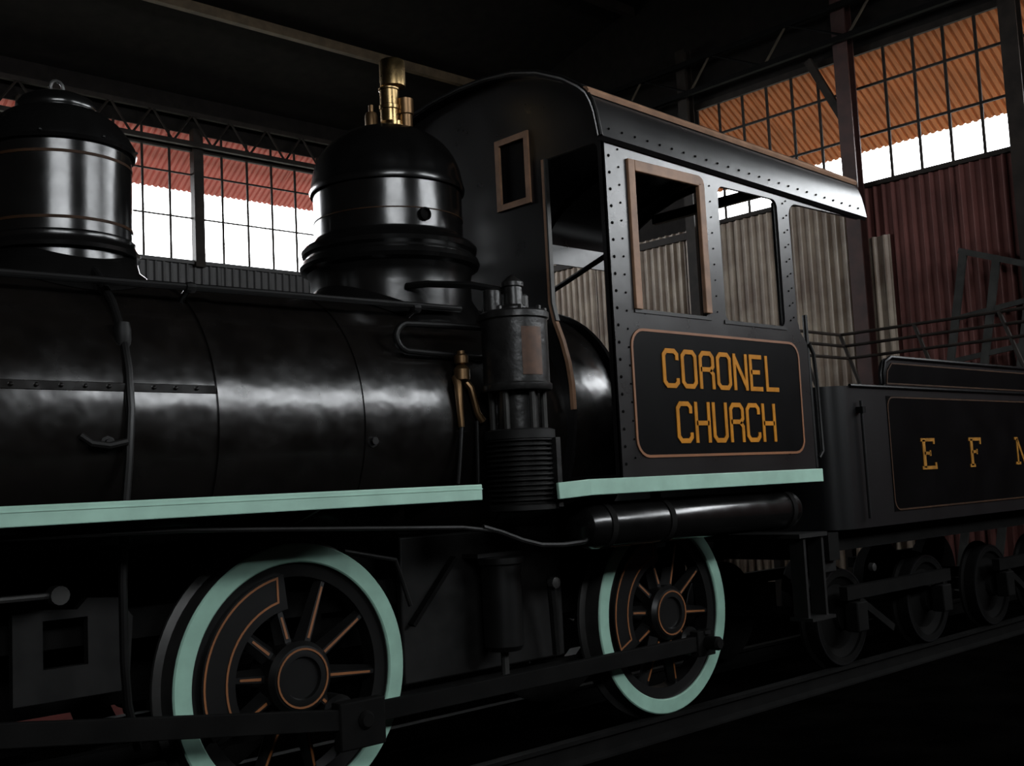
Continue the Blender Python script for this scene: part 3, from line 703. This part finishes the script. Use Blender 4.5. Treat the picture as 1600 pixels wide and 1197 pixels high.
# ------------------------------------------------------------------ tender
TEND = thing('locomotive_tender', 'black tender lettered E F M coupled behind the cab', 'tender', (6.0, YC, 0))
ty0, ty1, tx0, tx1 = -.45, 1.55, 3.70, 8.0
def tank_outline(r): return rrect(tx0, tx1, ty0, ty1, r, 7)
tank = MB().prism(tank_outline(.17), .96, 1.875, 'xy').build('tank', 'tendgrey', TEND, 30)
MB().prism([(4.36,1.045),(7.75,1.045),(7.75,1.82),(4.36,1.82)], ty0-.003, ty0+.001).build('side_panel', 'tender', tank, 0)
MB().strip(rrect(4.37,7.74,1.055,1.812,.07)[:-1], .011, ty0-.006, ty0-.001, closed=True).build('pinstripe', 'dimstripe', tank, 0)
# flared coping round the fuel space
def cop(y, z0=1.885, z1=2.085): return arc(4.34+.12, z1-.12, .12, 180, 90, 6)+[(7.85,z1),(7.85,z0),(4.34,z0)]
cp = MB().prism(cop(0), ty0+.0, ty0+.03).build('coping', 'tendgrey', TEND, 0)
MB().prism(cop(0), ty1-.03, ty1).build('far_board', 'tendgrey', cp, 0)
MB().box(7.82, 7.85, ty0, ty1, 1.885, 2.085).build('rear_board', 'tendgrey', cp)
MB().prism([(4.385,1.905),(7.8,1.905),(7.8,2.045),(4.46,2.045),(4.41,2.01)], ty0-.003, ty0+.001).build('coping_panel', 'tender', cp, 0)
MB().strip([(7.8,1.905),(4.385,1.905),(4.405,1.99),(4.47,2.045),(7.8,2.045)], .010, ty0-.006, ty0-.001).build('pinstripe', 'dimstripe', cp, 0)
MB().tube([(4.345,ty0,1.9),(4.345,ty0,1.97),(4.38,ty0,2.05),(4.46,ty0,2.085),(7.85,ty0,2.085)], .016, 8).build('coping_bead', 'tender', cp)
MB().tube([(tx0+.2,ty0-.004,1.878),(7.9,ty0-.004,1.878)], .013, 8).build('tank_bead', 'tender', tank)
MB().tube([(3.98,ty0-.03,1.78),(3.985,ty0-.03,1.02)], .010, 8).build('grab_rail', 'tendgrey', TEND)
MB().box(3.96, 4.0, ty0-.05, ty0, 1.70, 1.74).build('lamp_bracket', 'dull', TEND)
SER = {'E': [([(0,0),(0,1)],1.5),([(-.22,1),(.78,1),(.78,.84)],.9),([(-.22,0),(.84,0),(.84,.18)],.9),([(0,.52),(.46,.52)],.8),([(.46,.42),(.46,.62)],.7)],
       'F': [([(0,0),(0,1)],1.5),([(-.22,1),(.78,1),(.78,.80)],.9),([(-.22,0),(.22,0)],.9),([(0,.52),(.44,.52)],.8),([(.44,.42),(.44,.62)],.7)],
       'M': [([(0,0),(0,1)],.9),([(0,1),(.5,.1),(1,1)],1.1),([(1,1),(1,0)],1.5),([(-.2,0),(.2,0)],.8),([(.8,0),(1.2,0)],.8),([(-.2,1),(.05,1)],.8),([(.95,1),(1.2,1)],.8)]}
for chx, x0, w in (('E',4.825,.19),('F',5.56,.19),('M',6.36,.22)):
    mm = MB()
    for pts, k in SER[chx]:
        mm.strip([(x0+u*w, 1.325+v*.195) for u, v in pts], .026*k, ty0-.009, ty0-.003)
    mm.build('letter', 'dimgold', tank, 0, label='worn gold serif letter '+chx)
MB().box(3.72, 8.05, -.30, 1.40, .82, .95).build('frame_beam', 'dull', TEND)
MB().box(3.60, 3.72, -.40, 1.50, .78, .95).build('front_beam', 'dull', TEND)
tw2 = make_small(TEND, OFF[TEND.name]); tw2.location = (4.36,0,RS)
for x in (4.36, 5.60, 6.72, 7.75):
    for yy, rz in ((0,0),(2*YC,PI)):
        if (x, yy) != (4.36, 0):
            o = copy_part(tw2, TEND); o.location = (x,yy,RS); o.rotation_euler = (0,0,rz)
    MB().lathe([(.05,.1),(.05,2*YC-.1)], (x,0,RS), 'y', 12).build('axle', 'dull', TEND)
    for yy in (-.16, 2*YC+.06):
        MB().box(x-.07, x+.07, yy, yy+.10, RS-.09, RS+.11).build('axle_box', 'dull', TEND, bevel=.01)
for x0 in (4.36, 6.72):
    for yy in (-.14, 2*YC+.08):
        MB().box(x0-.15, x0+1.35, yy, yy+.06, RS+.13, RS+.22).build('truck_frame', 'dull', TEND)
        MB().bar((x0+.02,yy+.03,RS+.12), (x0+.45,yy+.03,RS-.12), .05, .05, (0,1,0)).build('truck_brace', 'dull', TEND)
MB().lathe([(0,-.03),(.028,-.02),(.03,.01),(.02,.02)], (4.52,-.16,.66), 'y', 12).build('oil_cap', 'steel', TEND)
MB().box(3.60, 3.74, -.36, -.20, .70, .82).build('hose_bracket', 'iron', TEND, bevel=.01)
MB().tube([(3.66,-.28,.72),(3.60,-.28,.60),(3.60,-.27,.52),(3.64,-.26,.50)], .03, 8).build('hose', 'iron', TEND)

# ------------------------------------------------------------------ things standing beyond the tender
RAILX = 8.5
wk = thing('inspection_walkway', 'raised dark walkway with a pipe railing behind the tender', 'walkway', (9.1, 1.2, FLOOR))
MB().box(8.46, 9.5, -.3, 2.75, 1.78, 1.86).build('deck', 'beam', wk)
MB().box(7.5, 8.46, 1.72, 2.75, 1.78, 1.86).build('deck', 'beam', wk)
for yy in (1.8, 2.65): MB().box(7.54, 7.62, yy-.04, yy+.04, FLOOR, 1.79).build('leg', 'beam', wk)
for x in (8.56, 9.44):
    for yy in (-.22, 2.65): MB().box(x-.04, x+.04, yy-.04, yy+.04, FLOOR, 1.79).build('leg', 'beam', wk)
for zt, yo in ((2.83,.0),(2.70,-.04),(2.56,-.08)):
    MB().tube([(8.5,2.27+yo,zt),(8.5,-.2,zt)], .017, 8).build('railing', 'beam', wk)
    MB().tube([(8.5,2.27+yo,zt),(7.55,2.27+yo,zt)], .017, 8).build('railing', 'beam', wk)
for (x, yy) in ((8.5,2.27),(7.6,2.27),(8.5,1.4),(8.5,.5)):
    lean = .33
    MB().tube([(x,yy,2.83),(x+.02,yy-lean,1.84)], .022, 8).build('railing_post', 'beam', wk)
lf = thing('leaning_frame', 'grey timber frame leaning against the red end wall', 'frame', (9.95, 1.1, FLOOR))
def lp(y, z): return (10.28-.28*(4.0-z)/4.0, y, z)
for (ya, za), (yb, zb_) in (((1.60,3.85),(2.30,FLOOR+.02)),((1.22,3.68),(1.88,FLOOR+.02)),((.82,3.52),(1.46,FLOOR+.02))):
    MB().bar(lp(ya,za), lp(yb,zb_), .09, .035, (1,0,0)).build('stile', 'greywood', lf)
MB().bar(lp(1.66,3.86), lp(.30,3.33), .035, .07).build('top_rail', 'greywood', lf)
for z in (3.05, 2.55, 1.6): MB().bar(lp(1.82-.1*(z-2.5),z), lp(.70,z+.12), .03, .06).build('cross_rail', 'greywood', lf)

rbx = MB().box(.0, 1.7, 3.35, 4.15, FLOOR, FLOOR+.03).build('floor_board', 'red'); tag(rbx, 'flat red board lying on the floor behind the wheels', 'board')
